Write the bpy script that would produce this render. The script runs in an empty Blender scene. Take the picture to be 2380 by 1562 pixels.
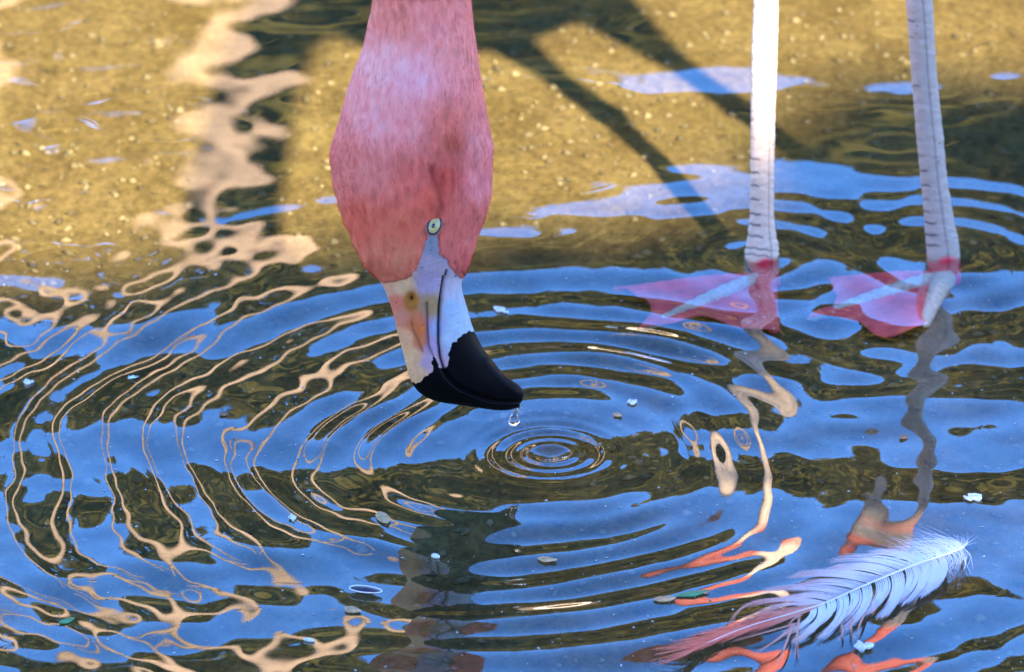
import bpy, math, random
import numpy as np
from mathutils import Vector, Matrix

random.seed(7)
rng = np.random.default_rng(7)
sc = bpy.context.scene
COL = sc.collection

# ------------------------------------------------------------------ camera
TH = math.radians(25.0)          # the lens looks 25 degrees down on the pond
DIST = 6.0
K = 3400.0                       # photograph units (2380 wide) per metre at DIST
FW = Vector((0, math.cos(TH), -math.sin(TH)))
UP = Vector((0, math.sin(TH), math.cos(TH)))
CP = -DIST * FW
cam_d = bpy.data.cameras.new('camera')
cam = bpy.data.objects.new('camera', cam_d)
COL.objects.link(cam)
cam.location = CP
cam.rotation_euler = (math.pi / 2 - TH, 0, 0)
cam_d.sensor_width = 36
cam_d.lens = 36 * DIST / (2380 / K)
cam_d.clip_start = 0.1
cam_d.clip_end = 2000
cam_d.dof.use_dof = True
cam_d.dof.focus_distance = 5.74
cam_d.dof.aperture_fstop = 11
sc.camera = cam

# ------------------------------------------------------------------ light
SUN = Vector((0.315, -0.949, 0)) * math.cos(math.radians(44.6))
SUN.z = math.sin(math.radians(44.6))
SUN.normalize()
world = bpy.data.worlds.new('World')
sc.world = world
world.use_nodes = True
wn = world.node_tree
wn.nodes.clear()
wo = wn.nodes.new('ShaderNodeOutputWorld')
bg = wn.nodes.new('ShaderNodeBackground')
sky = wn.nodes.new('ShaderNodeTexSky')
sky.sky_type = 'NISHITA'
sky.sun_disc = False
sky.sun_elevation = math.radians(44.6)
sky.sun_rotation = math.atan2(0.315, -0.949)
sky.air_density = 1.0
sky.dust_density = 0.1
sky.ozone_density = 3.2
hsv = wn.nodes.new('ShaderNodeHueSaturation')
hsv.inputs['Saturation'].default_value = 1.30
hsv.inputs['Hue'].default_value = 0.513
wn.links.new(sky.outputs[0], hsv.inputs['Color'])
wn.links.new(hsv.outputs[0], bg.inputs[0])
bg.inputs[1].default_value = 0.128
wn.links.new(bg.outputs[0], wo.inputs[0])
sun_d = bpy.data.lights.new('sun', 'SUN')
sun_d.energy = 5.0
sun_d.angle = math.radians(1.1)
sun_d.color = (1.0, 0.93, 0.80)
sun = bpy.data.objects.new('sun', sun_d)
COL.objects.link(sun)
sun.rotation_euler = SUN.to_track_quat('Z', 'Y').to_euler()
sun.location = SUN * 30
sc.view_settings.view_transform = 'Standard'
sc.view_settings.look = 'None'
sc.view_settings.exposure = 2.95
sc.view_settings.gamma = 1.0
sc.render.engine = 'CYCLES'
sc.cycles.max_bounces = 8
sc.cycles.transparent_max_bounces = 16
sc.cycles.caustics_reflective = False
sc.cycles.caustics_refractive = False

# ------------------------------------------------------------------ helpers
def lin(c):
    out = []
    for v in c[:3]:
        v = v / 255.0
        out.append(v / 12.92 if v <= 0.04045 else ((v + 0.055) / 1.055) ** 2.4)
    return tuple(out)

def ray(x, y):
    return FW * DIST + Vector(((x - 1190) / K, 0, 0)) + UP * ((781 - y) / K)

def on_z(x, y, z=0.0):
    d = ray(x, y)
    t = (z - CP.z) / d.z
    return CP + d * t

def on_y(x, y, Y):
    d = ray(x, y)
    t = (Y - CP.y) / d.y
    return CP + d * t

def on_z_np(px, z=0.0):
    return np.array([tuple(on_z(a, b, z)) for a, b in px])

def mesh_np(name, V, F, mat=None, parent=None, smooth=True, col=None):
    me = bpy.data.meshes.new(name)
    V = np.asarray(V, dtype=np.float32)
    if isinstance(F, np.ndarray):
        n = F.shape[1]
        me.vertices.add(len(V))
        me.vertices.foreach_set('co', V.ravel())
        me.loops.add(F.size)
        me.loops.foreach_set('vertex_index', F.astype(np.int32).ravel())
        me.polygons.add(len(F))
        me.polygons.foreach_set('loop_start', np.arange(0, F.size, n, dtype=np.int32))
        me.update(calc_edges=True)
        me.validate()
    else:
        me.from_pydata(V.tolist(), [], F)
        me.update()
    if smooth:
        me.polygons.foreach_set('use_smooth', [True] * len(me.polygons))
    if col is not None:
        a = me.color_attributes.new('Col', 'FLOAT_COLOR', 'POINT')
        c = np.ones((len(V), 4), dtype=np.float32)
        c[:, :col.shape[1]] = col
        a.data.foreach_set('color', c.ravel())
    o = bpy.data.objects.new(name, me)
    COL.objects.link(o)
    if mat is not None:
        me.materials.append(mat)
    if parent is not None:
        o.parent = parent
    return o

def tag(o, label=None, cat=None, group=None, kind=None):
    if label: o['label'] = label
    if cat: o['category'] = cat
    if group: o['group'] = group
    if kind: o['kind'] = kind
    return o

def empty(name, loc=(0, 0, 0)):
    o = bpy.data.objects.new(name, None)
    o.location = loc
    o.empty_display_size = 0.05
    COL.objects.link(o)
    return o

def attach(o, parent):
    """parent while keeping world placement (parents are unrotated)"""
    o.parent = parent
    o.location = o.location - (parent.location if parent.type == 'EMPTY' else Vector((0, 0, 0)))
    return o

def smoothnoise(x, y, seed, waves=14, lo=1.0, hi=4.0):
    r = np.random.default_rng(seed)
    s = np.zeros_like(x, dtype=float)
    for _ in range(waves):
        f = r.uniform(lo, hi); a = r.uniform(0, 2 * np.pi); p = r.uniform(0, 2 * np.pi)
        s += np.sin(f * (x * np.cos(a) + y * np.sin(a)) + p)
    return s / math.sqrt(waves / 2)

def catmull(P, n):
    """P (m,d) -> n samples uniformly in parameter"""
    P = np.asarray(P, float)
    m = len(P)
    t = np.linspace(0, m - 1, n)
    i = np.clip(t.astype(int), 0, m - 2)
    f = (t - i)[:, None]
    p0 = P[np.clip(i - 1, 0, m - 1)]; p1 = P[i]; p2 = P[i + 1]; p3 = P[np.clip(i + 2, 0, m - 1)]
    return 0.5 * ((2 * p1) + (-p0 + p2) * f + (2 * p0 - 5 * p1 + 4 * p2 - p3) * f ** 2 + (-p0 + 3 * p1 - 3 * p2 + p3) * f ** 3)

def grid_faces(nr, ns, wrap=True):
    r = np.arange(nr - 1)[:, None]
    c = np.arange(ns if wrap else ns - 1)[None, :]
    c2 = (c + 1) % ns
    a = r * ns + c; b = r * ns + c2; d = (r + 1) * ns + c2; e = (r + 1) * ns + c
    return np.stack([a, b, d, e], -1).reshape(-1, 4)

def in_poly(x, y, poly):
    x = np.asarray(x); y = np.asarray(y)
    inside = np.zeros(x.shape, bool)
    n = len(poly)
    j = n - 1
    for i in range(n):
        xi, yi = poly[i]; xj, yj = poly[j]
        c = ((yi > y) != (yj > y)) & (x < (xj - xi) * (y - yi) / (yj - yi + 1e-12) + xi)
        inside ^= c
        j = i
    return inside

def tube(path, radii, segs=16, samples=None, flat=1.0):
    """tapered tube with rounded ends as V, F"""
    P = np.asarray(path, float); R = np.asarray(radii, float)
    n = samples or len(P) * 4
    Q = catmull(np.column_stack([P, R]), n)
    P = Q[:, :3]; R = np.maximum(Q[:, 3], 1e-5)
    T = np.gradient(P, axis=0)
    T /= np.linalg.norm(T, axis=1)[:, None] + 1e-12
    ref = np.array([0, 0, 1.0]) if abs(T[0][2]) < 0.9 else np.array([1.0, 0, 0])
    a = np.linspace(0, 2 * np.pi, segs, endpoint=False)
    V = []
    e = np.cross(T[0], ref)
    for i in range(n):
        e = e - T[i] * e.dot(T[i]); e /= np.linalg.norm(e)
        b = np.cross(T[i], e)
        V.append(P[i] + R[i] * (np.cos(a)[:, None] * e + flat * np.sin(a)[:, None] * b))
    V = np.concatenate(V)
    F = grid_faces(n, segs).tolist()
    F.append(list(range(segs))[::-1])
    F.append([(n - 1) * segs + k for k in range(segs)])
    return V, F

# ------------------------------------------------------------------ materials
def mat_new(name):
    m = bpy.data.materials.new(name)
    m.use_nodes = True
    nt = m.node_tree
    nt.nodes.clear()
    out = nt.nodes.new('ShaderNodeOutputMaterial')
    return m, nt, out

def nd(nt, t, **kw):
    n = nt.nodes.new('ShaderNode' + t)
    for k, v in kw.items():
        if k in n.inputs: n.inputs[k].default_value = v
        else: setattr(n, k, v)
    return n

def simple(name, color, rough=0.6, noise=0.0, scale=80.0, bump=0.0, spec=0.4, sss=0.0, trans=None):
    m, nt, out = mat_new(name)
    b = nd(nt, 'BsdfPrincipled')
    b.inputs['Base Color'].default_value = (*color, 1)
    b.inputs['Roughness'].default_value = rough
    b.inputs['Specular IOR Level'].default_value = spec
    nt.links.new(b.outputs[0], out.inputs[0])
    tc = nd(nt, 'TexCoord')
    if noise or bump:
        n = nd(nt, 'TexNoise', Scale=scale, Detail=4.0)
        nt.links.new(tc.outputs['Object'], n.inputs['Vector'])
        if noise:
            r = nd(nt, 'ValToRGB')
            r.color_ramp.elements[0].position = 0.3
            r.color_ramp.elements[1].position = 0.7
            r.color_ramp.elements[0].color = (*[c * (1 - noise) for c in color], 1)
            r.color_ramp.elements[1].color = (*[min(c * (1 + noise), 0.95) for c in color], 1)
            nt.links.new(n.outputs[0], r.inputs[0])
            nt.links.new(r.outputs[0], b.inputs['Base Color'])
        if bump:
            bp = nd(nt, 'Bump', Strength=bump, Distance=0.002)
            nt.links.new(n.outputs[0], bp.inputs['Height'])
            nt.links.new(bp.outputs[0], b.inputs['Normal'])
    return m

def attr_mat(name, rough=0.6, spec=0.3, streak=(300, 300, 40), amount=0.25, bump=0.3, dist=0.0015, sss=0.0, trans=0.0):
    """colour from the vertex colours, modulated by a stretched noise"""
    m, nt, out = mat_new(name)
    b = nd(nt, 'BsdfPrincipled')
    b.inputs['Roughness'].default_value = rough
    b.inputs['Specular IOR Level'].default_value = spec
    if sss:
        b.inputs['Subsurface Weight'].default_value = sss
        b.inputs['Subsurface Radius'].default_value = (0.006, 0.003, 0.002)
    at = nd(nt, 'Attribute', attribute_name='Col')
    tc = nd(nt, 'TexCoord')
    mp = nd(nt, 'Mapping')
    mp.inputs['Scale'].default_value = streak
    nt.links.new(tc.outputs['Object'], mp.inputs[0])
    n = nd(nt, 'TexNoise', Scale=1.0, Detail=5.0, Roughness=0.65)
    nt.links.new(mp.outputs[0], n.inputs['Vector'])
    mr = nd(nt, 'MapRange')
    mr.inputs['From Min'].default_value = 0.25; mr.inputs['From Max'].default_value = 0.75
    mr.inputs['To Min'].default_value = 1 - amount; mr.inputs['To Max'].default_value = 1 + amount
    nt.links.new(n.outputs[0], mr.inputs[0])
    mx = nd(nt, 'VectorMath', operation='SCALE')
    nt.links.new(at.outputs['Color'], mx.inputs[0])
    nt.links.new(mr.outputs[0], mx.inputs['Scale'])
    nt.links.new(mx.outputs[0], b.inputs['Base Color'])
    if bump:
        bp = nd(nt, 'Bump', Strength=bump, Distance=dist)
        nt.links.new(n.outputs[0], bp.inputs['Height'])
        nt.links.new(bp.outputs[0], b.inputs['Normal'])
    if trans:
        t = nd(nt, 'BsdfTranslucent')
        nt.links.new(mx.outputs[0], t.inputs[0])
        ms = nd(nt, 'MixShader', Fac=trans)
        nt.links.new(b.outputs[0], ms.inputs[1]); nt.links.new(t.outputs[0], ms.inputs[2])
        nt.links.new(ms.outputs[0], out.inputs[0])
    else:
        nt.links.new(b.outputs[0], out.inputs[0])
    return m

def bed_material():
    m, nt, out = mat_new('silty_sand')
    b = nd(nt, 'BsdfPrincipled', Roughness=0.9)
    b.inputs['Specular IOR Level'].default_value = 0.1
    tc = nd(nt, 'TexCoord')
    n1 = nd(nt, 'TexNoise', Scale=22.0, Detail=6.0, Roughness=0.6)
    n2 = nd(nt, 'TexNoise', Scale=160.0, Detail=5.0, Roughness=0.7)
    n3 = nd(nt, 'TexVoronoi', Scale=170.0)
    mp = nd(nt, 'Mapping'); mp.inputs['Scale'].default_value = (1, 0.6, 1)
    nt.links.new(tc.outputs['Object'], mp.inputs[0])
    for n in (n1, n2, n3): nt.links.new(mp.outputs[0], n.inputs['Vector'])
    r1 = nd(nt, 'ValToRGB')
    r1.color_ramp.elements[0].position = 0.32; r1.color_ramp.elements[1].position = 0.68
    r1.color_ramp.elements[0].color = (0.078, 0.052, 0.018, 1)
    r1.color_ramp.elements[1].color = (0.134, 0.093, 0.038, 1)
    nt.links.new(n1.outputs[0], r1.inputs[0])
    r2 = nd(nt, 'ValToRGB')
    r2.color_ramp.elements[0].position = 0.35; r2.color_ramp.elements[1].position = 0.72
    r2.color_ramp.elements[0].color = (0.60, 0.60, 0.58, 1)
    r2.color_ramp.elements[1].color = (1.40, 1.36, 1.30, 1)
    nt.links.new(n2.outputs[0], r2.inputs[0])
    mx = nd(nt, 'VectorMath', operation='MULTIPLY')
    nt.links.new(r1.outputs[0], mx.inputs[0]); nt.links.new(r2.outputs[0], mx.inputs[1])
    # pale grains
    r3 = nd(nt, 'ValToRGB')
    r3.color_ramp.elements[0].position = 0.0; r3.color_ramp.elements[0].color = (0.045, 0.038, 0.026, 1)
    r3.color_ramp.elements[1].position = 0.22; r3.color_ramp.elements[1].color = (0, 0, 0, 1)
    nt.links.new(n3.outputs['Distance'], r3.inputs[0])
    ad = nd(nt, 'VectorMath', operation='ADD')
    nt.links.new(mx.outputs[0], ad.inputs[0]); nt.links.new(r3.outputs[0], ad.inputs[1])
    # dry sand above the waterline
    sx = nd(nt, 'SeparateXYZ'); nt.links.new(tc.outputs['Object'], sx.inputs[0])
    hz = nd(nt, 'MapRange'); hz.inputs['From Min'].default_value = 0.02; hz.inputs['From Max'].default_value = 0.10
    nt.links.new(sx.outputs['Z'], hz.inputs[0])
    dry = nd(nt, 'ValToRGB')
    dry.color_ramp.elements[0].color = (0.50, 0.36, 0.23, 1); dry.color_ramp.elements[1].color = (0.64, 0.48, 0.32, 1)
    nt.links.new(n1.outputs[0], dry.inputs[0])
    mxd = nd(nt, 'Mix', data_type='RGBA')
    nt.links.new(hz.outputs[0], mxd.inputs[0]); nt.links.new(ad.outputs[0], mxd.inputs[6]); nt.links.new(dry.outputs[0], mxd.inputs[7])
    nt.links.new(mxd.outputs[2], b.inputs['Base Color'])
    bp = nd(nt, 'Bump', Strength=0.5, Distance=0.003)
    nt.links.new(n2.outputs[0], bp.inputs['Height'])
    nt.links.new(bp.outputs[0], b.inputs['Normal'])
    nt.links.new(b.outputs[0], out.inputs[0])
    return m

def water_material():
    m, nt, out = mat_new('pond_water')
    g = nd(nt, 'BsdfGlossy', Roughness=0.0)
    g.inputs['Color'].default_value = (1, 1, 1, 1)
    t = nd(nt, 'BsdfTransparent')
    t.inputs['Color'].default_value = (0.95, 0.93, 0.80, 1)
    lw = nd(nt, 'LayerWeight', Blend=0.5)
    pw = nd(nt, 'Math', operation='POWER'); pw.inputs[1].default_value = 2.85
    fr = nd(nt, 'MapRange')
    fr.inputs['To Min'].default_value = 0.025; fr.inputs['To Max'].default_value = 1.0
    nt.links.new(lw.outputs['Facing'], pw.inputs[0]); nt.links.new(pw.outputs[0], fr.inputs[0])
    ms = nd(nt, 'MixShader')
    nt.links.new(fr.outputs[0], ms.inputs[0])
    nt.links.new(t.outputs[0], ms.inputs[1]); nt.links.new(g.outputs[0], ms.inputs[2])
    nt.links.new(ms.outputs[0], out.inputs[0])
    return m

def leaf_material(name, c0, c1):
    m, nt, out = mat_new(name)
    d = nd(nt, 'BsdfDiffuse'); t = nd(nt, 'BsdfTranslucent')
    gi = nd(nt, 'NewGeometry')
    r = nd(nt, 'ValToRGB')
    r.color_ramp.elements[0].color = (*c0, 1); r.color_ramp.elements[1].color = (*c1, 1)
    nt.links.new(gi.outputs['Random Per Island'], r.inputs[0])
    nt.links.new(r.outputs[0], d.inputs[0]); nt.links.new(r.outputs[0], t.inputs[0])
    ms = nd(nt, 'MixShader', Fac=0.25)
    nt.links.new(d.outputs[0], ms.inputs[1]); nt.links.new(t.outputs[0], ms.inputs[2])
    nt.links.new(ms.outputs[0], out.inputs[0])
    return m

M_bed = bed_material()
M_water = water_material()
M_leaf = leaf_material('dark_foliage', (0.030, 0.024, 0.005), (0.075, 0.058, 0.013))
M_leaf2 = leaf_material('olive_foliage', (0.036, 0.029, 0.006), (0.085, 0.066, 0.015))
M_bark = simple('brown_bark', (0.10, 0.07, 0.045), 0.9, 0.4, 6.0, 0.6)
M_pale = simple('pale_tan_bark', (0.27, 0.175, 0.105), 0.85, 0.22, 3.5, 0.3)

# ------------------------------------------------------------------ ground and pond bed
def graded(lo, hi, step, far, n=26):
    core = np.arange(lo, hi + step / 2, step)
    g = np.geomspace(step * 1.5, far, n)
    return np.concatenate([(lo - g)[::-1], core, hi + g])

def bed_z(x, y):
    z = -0.020 + 0.0022 * smoothnoise(x, y, 3, 12, 4, 14)
    z = z - 0.022 * np.clip((-0.05 - y) / 0.5, 0, 1)
    r = np.maximum(np.maximum(np.abs(x) - 5.0, 0), np.maximum(y - 5.2, -1.15 - y))
    z = z + 0.34 * np.clip(-1.7 - y, 0, 8.0)          # unseen near bank, raised behind the viewer to bounce warm light
    bank = np.clip(r / 1.5, 0, 1)
    bank = bank * bank * (3 - 2 * bank)
    return z + bank * (0.38 + 0.05 * smoothnoise(x, y, 5, 10, 0.1, 0.8))

gx = graded(-0.6, 0.6, 0.012, 400, 34)
gy = graded(-0.75, 0.95, 0.014, 400, 34)
X, Y = np.meshgrid(gx, gy)
Z = bed_z(X, Y)
ground = mesh_np('pond_bed', np.stack([X, Y, Z], -1).reshape(-1, 3), grid_faces(len(gy), len(gx), False), M_bed)
tag(ground, kind='structure')

# ------------------------------------------------------------------ water with rings
RC = on_z(1280, 1052)
RB = on_z(1205, 1088)
RA = on_z(1110, 1040)
LL = on_z(1770, 600)
RL = on_z(2187, 597)

def water_h(x, y):
    h = np.zeros_like(x)
    # main rings where the drops fall: short ripples inside, longer ones outside
    wob = 0.0055 * smoothnoise(x, y, 21, 12, 8, 34)
    dx = x - RC.x; dy = y - RC.y
    r = np.sqrt(dx * dx + dy * dy) + 1e-6
    rw = r + wob * np.clip(r / 0.12, 0, 1)
    # inner capillary rings
    k1 = 2 * np.pi / 0.0125
    s1 = 0.15 * np.exp(-((r - 0.030) / 0.020) ** 2)
    h += s1 / k1 * np.cos(k1 * r)
    # drop dimple
    h += -0.0022 * np.exp(-(r / 0.0085) ** 2) + 0.0010 * np.exp(-((r - 0.015) / 0.005) ** 2)
    # outer rings: a train from each of the last drops, which fell a few centimetres apart as the bird moved
    for q, (cx, cy, wgt, shift) in enumerate(((RC.x, RC.y, 0.74, 0.0), (RB.x, RB.y, 0.50, 1.7), (RA.x, RA.y, 0.42, 3.9))):
        ddx = x - cx; ddy = y - cy
        rq = np.sqrt(ddx * ddx + ddy * ddy) + 1e-6
        rw = rq + wob * np.clip(rq / 0.12, 0, 1)
        lam = 0.0265 + 0.014 * np.clip((rw - 0.08) / 0.3, 0, 1)
        ph = 2 * np.pi * rw / lam + shift
        amp = 0.125 * np.exp(-((rw - 0.15) / 0.085) ** 2) + 0.10 * np.exp(-((rw - 0.30) / 0.12) ** 2)
        amp = amp * (1 + 0.40 * smoothnoise(x, y, 33 + q, 8, 6, 18)) * np.clip((r - 0.055) / 0.05, 0, 1)
        amp = amp * (1 - 0.65 * np.clip((ddy - 0.20) / 0.14, 0, 1))
        h += wgt * amp * lam / (2 * np.pi) * np.cos(ph)
    # rings round the legs
    for c, a0, sd in ((LL, 0.055, 41), (RL, 0.050, 42)):
        rr = np.sqrt((x - c.x) ** 2 + (y - c.y) ** 2) + 0.004 * smoothnoise(x, y, sd, 8, 8, 20)
        lam2 = 0.035
        h += a0 * np.exp(-((rr - 0.05) / 0.07) ** 2) * lam2 / (2 * np.pi) * np.cos(2 * np.pi * rr / lam2)
        h += 0.6 * np.clip((0.13 - y) / 0.08, 0, 1) * a0 * np.exp(-((rr - 0.20) / 0.11) ** 2) * 0.041 / (2 * np.pi) * np.cos(2 * np.pi * rr / 0.041 + 1.0)
    # swell: long, low, crossing
    r2 = np.random.default_rng(77)
    for _ in range(26):
        L = r2.uniform(0.06, 0.22); a = r2.normal(math.pi / 2, 0.5); p = r2.uniform(0, 2 * math.pi)
        kk = 2 * np.pi / L
        h += 0.0112 * (1 - 0.52 * np.clip((y - 0.08) / 0.2, 0, 1)) / kk * np.sin(kk * (x * math.cos(a) + y * math.sin(a)) + p)
    for _ in range(16):
        L = r2.uniform(0.022, 0.05); a = r2.uniform(0, 2 * math.pi); p = r2.uniform(0, 2 * math.pi)
        kk = 2 * np.pi / L
        env = np.clip(1 - (y - 0.05) / 0.35, 0.25, 1)
        h += 0.0036 * env / kk * np.sin(kk * (x * math.cos(a) + y * math.sin(a)) + p)
    fade = np.clip(1.6 - np.sqrt(x * x + y * y) / 2.2, 0, 1)
    return h * fade

wx = graded(-0.44, 0.44, 0.0020, 6.0, 30)
wy = graded(-0.64, 0.70, 0.0022, 8.0, 32)
X, Y = np.meshgrid(wx, wy)
Z = water_h(X, Y)
water = mesh_np('water', np.stack([X, Y, Z], -1).reshape(-1, 3), grid_faces(len(wy), len(wx), False), M_water)
tag(water, kind='structure')

# ------------------------------------------------------------------ trees
def leaf_cloud(cent, size, n, r, thick=0.35):
    """n leaf faces spread through lumps (cx,cy,cz,rx,ry,rz)"""
    cent = np.asarray(cent, float)
    w = (cent[:, 3] * cent[:, 4]) ** 0.9
    idx = r.choice(len(cent), n, p=w / w.sum())
    d = r.normal(size=(n, 3)); d /= np.linalg.norm(d, axis=1)[:, None]
    rad = 1 - thick * r.random(n) ** 1.5
    P = cent[idx, :3] + d * rad[:, None] * cent[idx, 3:]
    return leaves(P, size, r)

def leaves(P, size, r):
    n = len(P)
    a = r.normal(size=(n, 3)); a /= np.linalg.norm(a, axis=1)[:, None]
    b = r.normal(size=(n, 3)); b -= a * (a * b).sum(1)[:, None]; b /= np.linalg.norm(b, axis=1)[:, None]
    s = size * r.uniform(0.6, 1.35, n)[:, None]
    V = np.stack([P - a * s, P + b * s * 0.45 - a * s * 0.1, P + a * s, P - b * s * 0.45 - a * s * 0.1], 1).reshape(-1, 3)
    F = np.arange(4 * n).reshape(n, 4)
    return V, F

def tree(name, x, y, h, spread, seed, mat, label, n=5200, leaf=0.17, group=None, bare=0.22):
    r = np.random.default_rng(seed)
    z0 = float(bed_z(np.array([x]), np.array([y]))[0])
    root = empty(name, (x, y, z0 - 0.05))
    lumps = []
    for k in range(22):
        t = r.uniform(bare, 0.97)
        wdt = spread * (0.35 + 0.65 * math.sin(math.pi * min(0.98, (t - bare) / (1 - bare) * 0.75 + 0.22)))
        an = r.uniform(0, 2 * math.pi); q = wdt * r.uniform(0.1, 0.75)
        s = spread * r.uniform(0.28, 0.46)
        lumps.append((q * math.cos(an), q * math.sin(an), min(h * t, h - s * 0.8), s, s, s * 0.8))
    V, F = leaf_cloud(lumps, leaf, n, r, 0.55)
    mesh_np('crown', V, F, mat, root, smooth=False)
    tv, tf = [], []
    def add(path, rad):
        v, f = tube(path, rad, 10, 14)
        o = sum(len(q) for q in tv); tv.append(v); tf.extend([[i + o for i in ff] for ff in f])
    add([(0, 0, 0), (0.05, 0, h * 0.25), (-0.05, 0.05, h * 0.5), (0, 0, h * 0.85)], [h * 0.028, h * 0.022, h * 0.016, h * 0.005])
    for l in lumps[:9]:
        zb = l[2] * 0.55 + 0.1
        add([(0, 0, zb), (l[0] * 0.5, l[1] * 0.5, zb * 0.5 + l[2] * 0.5), l[:3]], [h * 0.011, h * 0.008, h * 0.003])
    mesh_np('trunk', np.concatenate(tv), tf, M_bark, root)
    tag(root, label, 'tree', group)
    return root

G = 'trees on the far bank, seen only mirrored in the pond'
TREES = [  # x, y, elevation of the top seen from the water (degrees), spread
    (-5.6, 9.5, 26, 2.0), (-3.6, 10.5, 28, 1.9), (-2.1, 9.6, 26.5, 1.5), (-0.75, 10.8, 28.5, 1.45), (-0.1, 9.3, 26.0, 1.2),
    (0.75, 10.2, 27.6, 1.3), (1.7, 9.5, 26.3, 1.4), (2.6, 10.6, 28.5, 1.5), (4.0, 9.6, 26.5, 1.8), (5.8, 10.4, 28, 2.0), (-4.7, 9.9, 27.5, 1.8), (-7.4, 9.2, 27, 2.1), (7.6, 9.6, 27.5, 2.1)]
for i, (x, y, el, sp) in enumerate(TREES):
    h = math.hypot(x, y) * math.tan(math.radians(el - 0.5)) - 0.35
    tree('leafy_tree', x, y, h, sp, 100 + i, M_leaf if i % 2 else M_leaf2,
         'dark leafy tree on the far bank, mirrored as olive bands in the ripples', group=G, bare=0.06)

# a bare pale tree, sunlit, mirrored as the tan loops on the left
def bare_tree(x, y, h, seed, label, limbs, rad):
    z0 = float(bed_z(np.array([x]), np.array([y]))[0])
    root = empty('bare_tree', (x, y, z0 - 0.05))
    V, F = tube([(0, 0, 0), (0.03, 0, h * 0.3), (-0.05, 0.02, h * 0.6), (0.02, 0, h)], [rad, rad * 0.9, rad * 0.7, rad * 0.3], 14, 40)
    mesh_np('trunk', V, F, M_pale, root)
    for (t, ddx, ddz, rr) in limbs:
        zb = h * t
        V, F = tube([(0, 0, zb), (ddx * 0.45, -0.05, zb + ddz * 0.35), (ddx * 0.8, -0.1, zb + ddz * 0.75), (ddx, -0.05, zb + ddz)],
                    [rr, rr * 0.85, rr * 0.6, rr * 0.25], 10, 24)
        mesh_np('limb', V, F, M_pale, root)
    tag(root, label, 'tree')
    return root
bare_tree(-0.46, 7.4, 6.6, 5, 'tall bare tan tree mirrored as looping tan lines beside the bird',
          [(0.62, -0.22, 1.5, 0.035)], 0.068)
bare_tree(-0.86, 7.8, 5.6, 6, 'slimmer bare tan tree mirrored as tan loops at the pond edge',
          [(0.82, 0.2, 0.8, 0.025)], 0.045)

# the shade tree standing behind the viewer: its crown shades the near water and the head
r = np.random.default_rng(900)
shade_edge = [(-3000, 600), (-400, 690), (0, 672), (200, 655), (340, 622), (410, 575), (480, 548), (560, 565), (680, 592), (760, 590), (1000, 560), (1300, 530), (1560, 530),
              (1680, 520), (1760, 440), (1840, 320), (1900, 240), (1990, 195), (2150, 175), (2380, 190), (2700, 150), (6000, -300)]
eg = on_z_np(shade_edge, -0.02)
N = 15000
gxr = r.uniform(-1.5, 1.5, N); gyr = -1.9 + (np.interp(gxr, eg[:, 0], eg[:, 1]) + 1.9) * r.random(N) ** 0.8
gyr = np.minimum(gyr, np.interp(gxr, eg[:, 0], eg[:, 1]) - 0.03)
T = r.uniform(4.3, 6.4, N)
hole = ((gxr - 0.30) / 0.05) ** 2 + ((gyr - 0.235) / 0.022) ** 2 < 1
S = np.array(SUN)
P = np.stack([gxr, gyr, np.full(N, -0.02)], 1) + S * T[:, None]
P = P[~hole]
Nn = len(P)
shade_root = empty('shade_tree', (2.9, -6.9, float(bed_z(np.array([2.9]), np.array([-6.9]))[0]) - 0.1))
V, F = leaves(P - np.array(shade_root.location), 0.055, r)
mesh_np('crown', V, F, M_leaf, shade_root, smooth=False)
V, F = tube([(0, 0, -0.1), (-0.1, 0.3, 0.9), (-0.5, 1.0, 1.6), (-1.6, 2.4, 1.9)], [0.2, 0.16, 0.12, 0.05], 12, 30)
mesh_np('trunk', V, F, M_bark, shade_root)
tag(shade_root, 'leafy tree behind the viewer whose crown shades the near water', 'tree')

# ------------------------------------------------------------------ flamingo
YH = on_z(1200, 1090).y
SHIN = 0.30
bird = empty('flamingo', (LL.x, LL.y, -0.02))
tag(bird, 'pink flamingo standing in shallow water with its black-tipped bill lowered', 'flamingo')
BL = np.array(bird.location)

VIS = [  # left and right outline of neck, head and bill: (Lx, Ly, Rx, Ry, depth)
    (868, 0, 1093, 0, 104), (860, 50, 1096, 50, 108), (852, 88, 1102, 88, 114), (832, 149, 1111, 149, 124), (811, 203, 1118, 203, 134),
    (793, 278, 1132, 278, 143), (774, 328, 1141, 328, 148), (767, 366, 1143, 366, 150), (771, 405, 1143, 405, 149),
    (783, 455, 1139, 455, 144), (796, 500, 1127, 500, 135), (817, 551, 1107, 551, 120), (842, 609, 1089, 609, 101), (866, 636, 1080, 634, 90), (884, 653, 1073, 650, 80),
    (898, 682, 1074, 678, 72), (912, 721, 1086, 715, 69), (921, 763, 1098, 760, 68), (934, 812, 1119, 805, 68), (946, 857, 1142, 834, 67),
    (957, 890, 1162, 860, 65), (975, 914, 1178, 874, 61), (1010, 933, 1191, 885, 55), (1066, 941, 1201, 891, 47),
    (1116, 949, 1209, 898, 39), (1157, 954, 1215, 906, 31), (1188, 953, 1217, 916, 21), (1204, 946, 1215, 929, 9)]
st = []
for (lx, ly, rx, ry, b) in VIS:
    Lp = on_y(lx, ly, YH); Rp = on_y(rx, ry, YH)
    st.append(((Lp + Rp) / 2, (Rp - Lp) / 2, -FW * (b / K)))
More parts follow.
